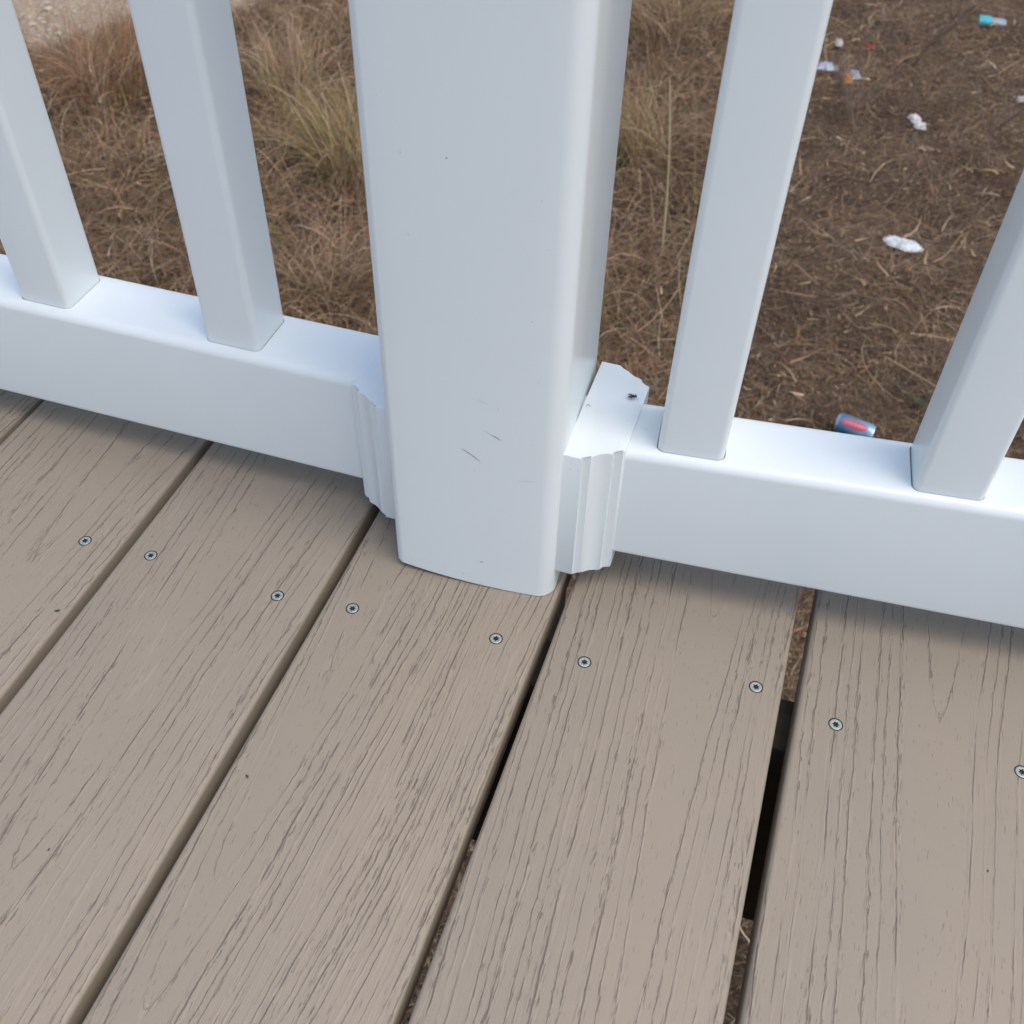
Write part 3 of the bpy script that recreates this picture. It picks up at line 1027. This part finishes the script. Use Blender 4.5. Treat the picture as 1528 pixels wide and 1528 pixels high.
link('bottle_body', bm_mesh(lathe_x([(-0.075, 0.02), (-0.07, 0.034), (-0.02, 0.036), (0.0, 0.033), (0.035, 0.036), (0.06, 0.031), (0.07, 0.02)], 0.6), 'bottle_body', 40), M_CLEAR, bt)
link('bottle_label', bm_mesh(lathe_x([(-0.072, 0.0375), (-0.045, 0.0385), (-0.01, 0.0372)], 0.62), 'bottle_label', 40), M_TEAL, bt)

# pale stones and chips on the sandy patch
M_STONE = mat_simple('pale_stone', (0.50, 0.44, 0.37), 0.85, 0, 0.2, 50)
M_CHIP = mat_simple('brown_chip', (0.24, 0.15, 0.09), 0.85, 0, 0.2, 50)


def stone_mesh(seed):
    r = random.Random(seed)
    bm = bmesh.new()
    bmesh.ops.create_icosphere(bm, subdivisions=2, radius=1.0)
    for v in bm.verts:
        d = v.co.normalized()
        v.co = Vector((d.x*1.2, d.y*0.9, d.z*0.55))*(1+0.18*math.sin(4*d.x+seed)+0.15*math.sin(5*d.y+2*seed)+0.06*r.uniform(-1, 1))
    return bm_mesh(bm, 'stone', 50)


ST = [stone_mesh(s) for s in range(4)]
for s_ in ST: s_.materials.append(M_STONE)
spots = [(73, 15, .022), (66, 35, .014), (60, 29, .012), (85, 22, .012), (48, 38, .018), (58, 55, .012), (44, 27, .010), (75, 45, .011), (92, 12, .010), (100, 30, .010), (112, 18, .012), (80, 60, .013), (62, 9, .010), (120, 40, .010), (70, 5, .012), (88, 52, .016)]
for i, (px, py, s_) in enumerate(spots):
    c = on_ground(px, py)
    o = link('stone', ST[i % 4], M_STONE, None, c + Vector((0, 0, s_*0.3)), (0, 0, rnd.uniform(0, 6)))
    o.scale = (s_, s_, s_)
    tag(o, 'pale pebble on the sandy patch past the rusty grass', 'stone', 'pebbles on the sandy patch')

# ------------------------------------------------------------------ small things on bracket and deck
# fly on the right bracket
M_FLY = mat_simple('black_insect', (0.012, 0.012, 0.014), 0.35)
M_WING = mat_simple('smoky_wing', (0.10, 0.10, 0.11), 0.3)
fly = tag(empty('fly', at(945, 593.5, 0.1209), 0.35), 'small black fly standing on the right rail bracket', 'fly')
bm = bmesh.new()
for (cx_, cz_, sx_, sy_, sz_) in ((0.0, 0.0012, 0.0011, 0.0008, 0.0008), (0.0014, 0.0012, 0.0007, 0.0007, 0.0006), (-0.0017, 0.0010, 0.0014, 0.0008, 0.0007)):
    bmesh.ops.create_uvsphere(bm, u_segments=12, v_segments=8, radius=1.0, matrix=Matrix.Translation((cx_, 0, cz_)) @ Matrix.Diagonal((sx_, sy_, sz_, 1)))
link('body', bm_mesh(bm, 'body', 60), M_FLY, fly)
for sgn in (-1, 1):
    for lx_ in (-0.0007, 0.0002, 0.0010):
        bm = bmesh.new()
        tube(bm, [(lx_, sgn*0.0005, 0.0010), (lx_*1.6, sgn*0.0016, 0.0015), (lx_*2.4, sgn*0.0026, 0.00012)], [0.00014, 0.00012, 0.00008], 5)
        link('leg', bm_mesh(bm, 'leg', 60), M_FLY, fly)
    bm = bmesh.new()
    vs = [bm.verts.new(q) for q in ((0.0, sgn*0.0004, 0.0019), (-0.0014, sgn*0.0015, 0.0019), (-0.0032, sgn*0.0016, 0.0017), (-0.0036, sgn*0.0009, 0.0016), (-0.0018, sgn*0.0003, 0.0019))]
    top_ = bm.faces.new(vs)
    bmesh.ops.solidify(bm, geom=[top_], thickness=0.00005)
    link('wing', bm_mesh(bm, 'wing'), M_WING, fly)
# curled fibre on the bracket
bm = bmesh.new()
tube(bm, [(-0.0012, 0, 0.0002), (-0.0004, 0.0007, 0.0005), (0.0006, 0.0006, 0.0004), (0.0013, -0.0002, 0.0002)], 0.00014, 5)
tag(link('fibre', bm_mesh(bm, 'fibre', 60), M_SPECK, None, at(878, 606, 0.1207)), 'tiny curled dark fibre on the right rail bracket', 'fibre')


def seed_bit(label, px, py, s, rz):
    bm = bmesh.new()
    bmesh.ops.create_icosphere(bm, subdivisions=2, radius=1.0)
    for v in bm.verts:
        v.co = Vector((v.co.x*s*(1+0.2*math.sin(3*v.co.y)), v.co.y*s*0.5, v.co.z*s*0.4))
    tag(link('dirt_speck', bm_mesh(bm, 'dirt_speck', 50), M_SPECK, None, at(px, py, 0) + Vector((0, 0, s*0.36)), (0, 0, rz)), label, 'speck')


seed_bit('dark seed lying on the finely grained board in front of the post', 369, 1159, 0.0013, 2.5)
seed_bit('brown dirt speck near the rounded edge of the leftmost wide board', 86, 912, 0.0016, 0.6)
seed_bit('tiny dark speck on the board with the arched grain, far from the screws', 73, 1268, 0.0009, 1.5)
seed_bit('tiny dark speck near the lower end of the outer right board', 1474, 1300, 0.0008, 1.5)

# yellow-green leaf tip at the edge of the deck picture
bm = bmesh.new()
pts = [(0, 0, 0.001), (0.012, 0.006, 0.003), (0.026, 0.004, 0.0025), (0.034, 0, 0.001), (0.026, -0.005, 0.0025), (0.012, -0.006, 0.003)]
vs = [bm.verts.new(q) for q in pts]
f = bm.faces.new(vs)
bmesh.ops.solidify(bm, geom=[f], thickness=0.0004)
tag(link('leaf', bm_mesh(bm, 'leaf'), mat_simple('yellow_green_leaf', (0.33, 0.38, 0.10), 0.5, 0, 0.1, 200), None, at(3, 1521, 0.0005), (0, 0, math.radians(205))), 'small yellow-green leaf lying on a deck board', 'leaf')
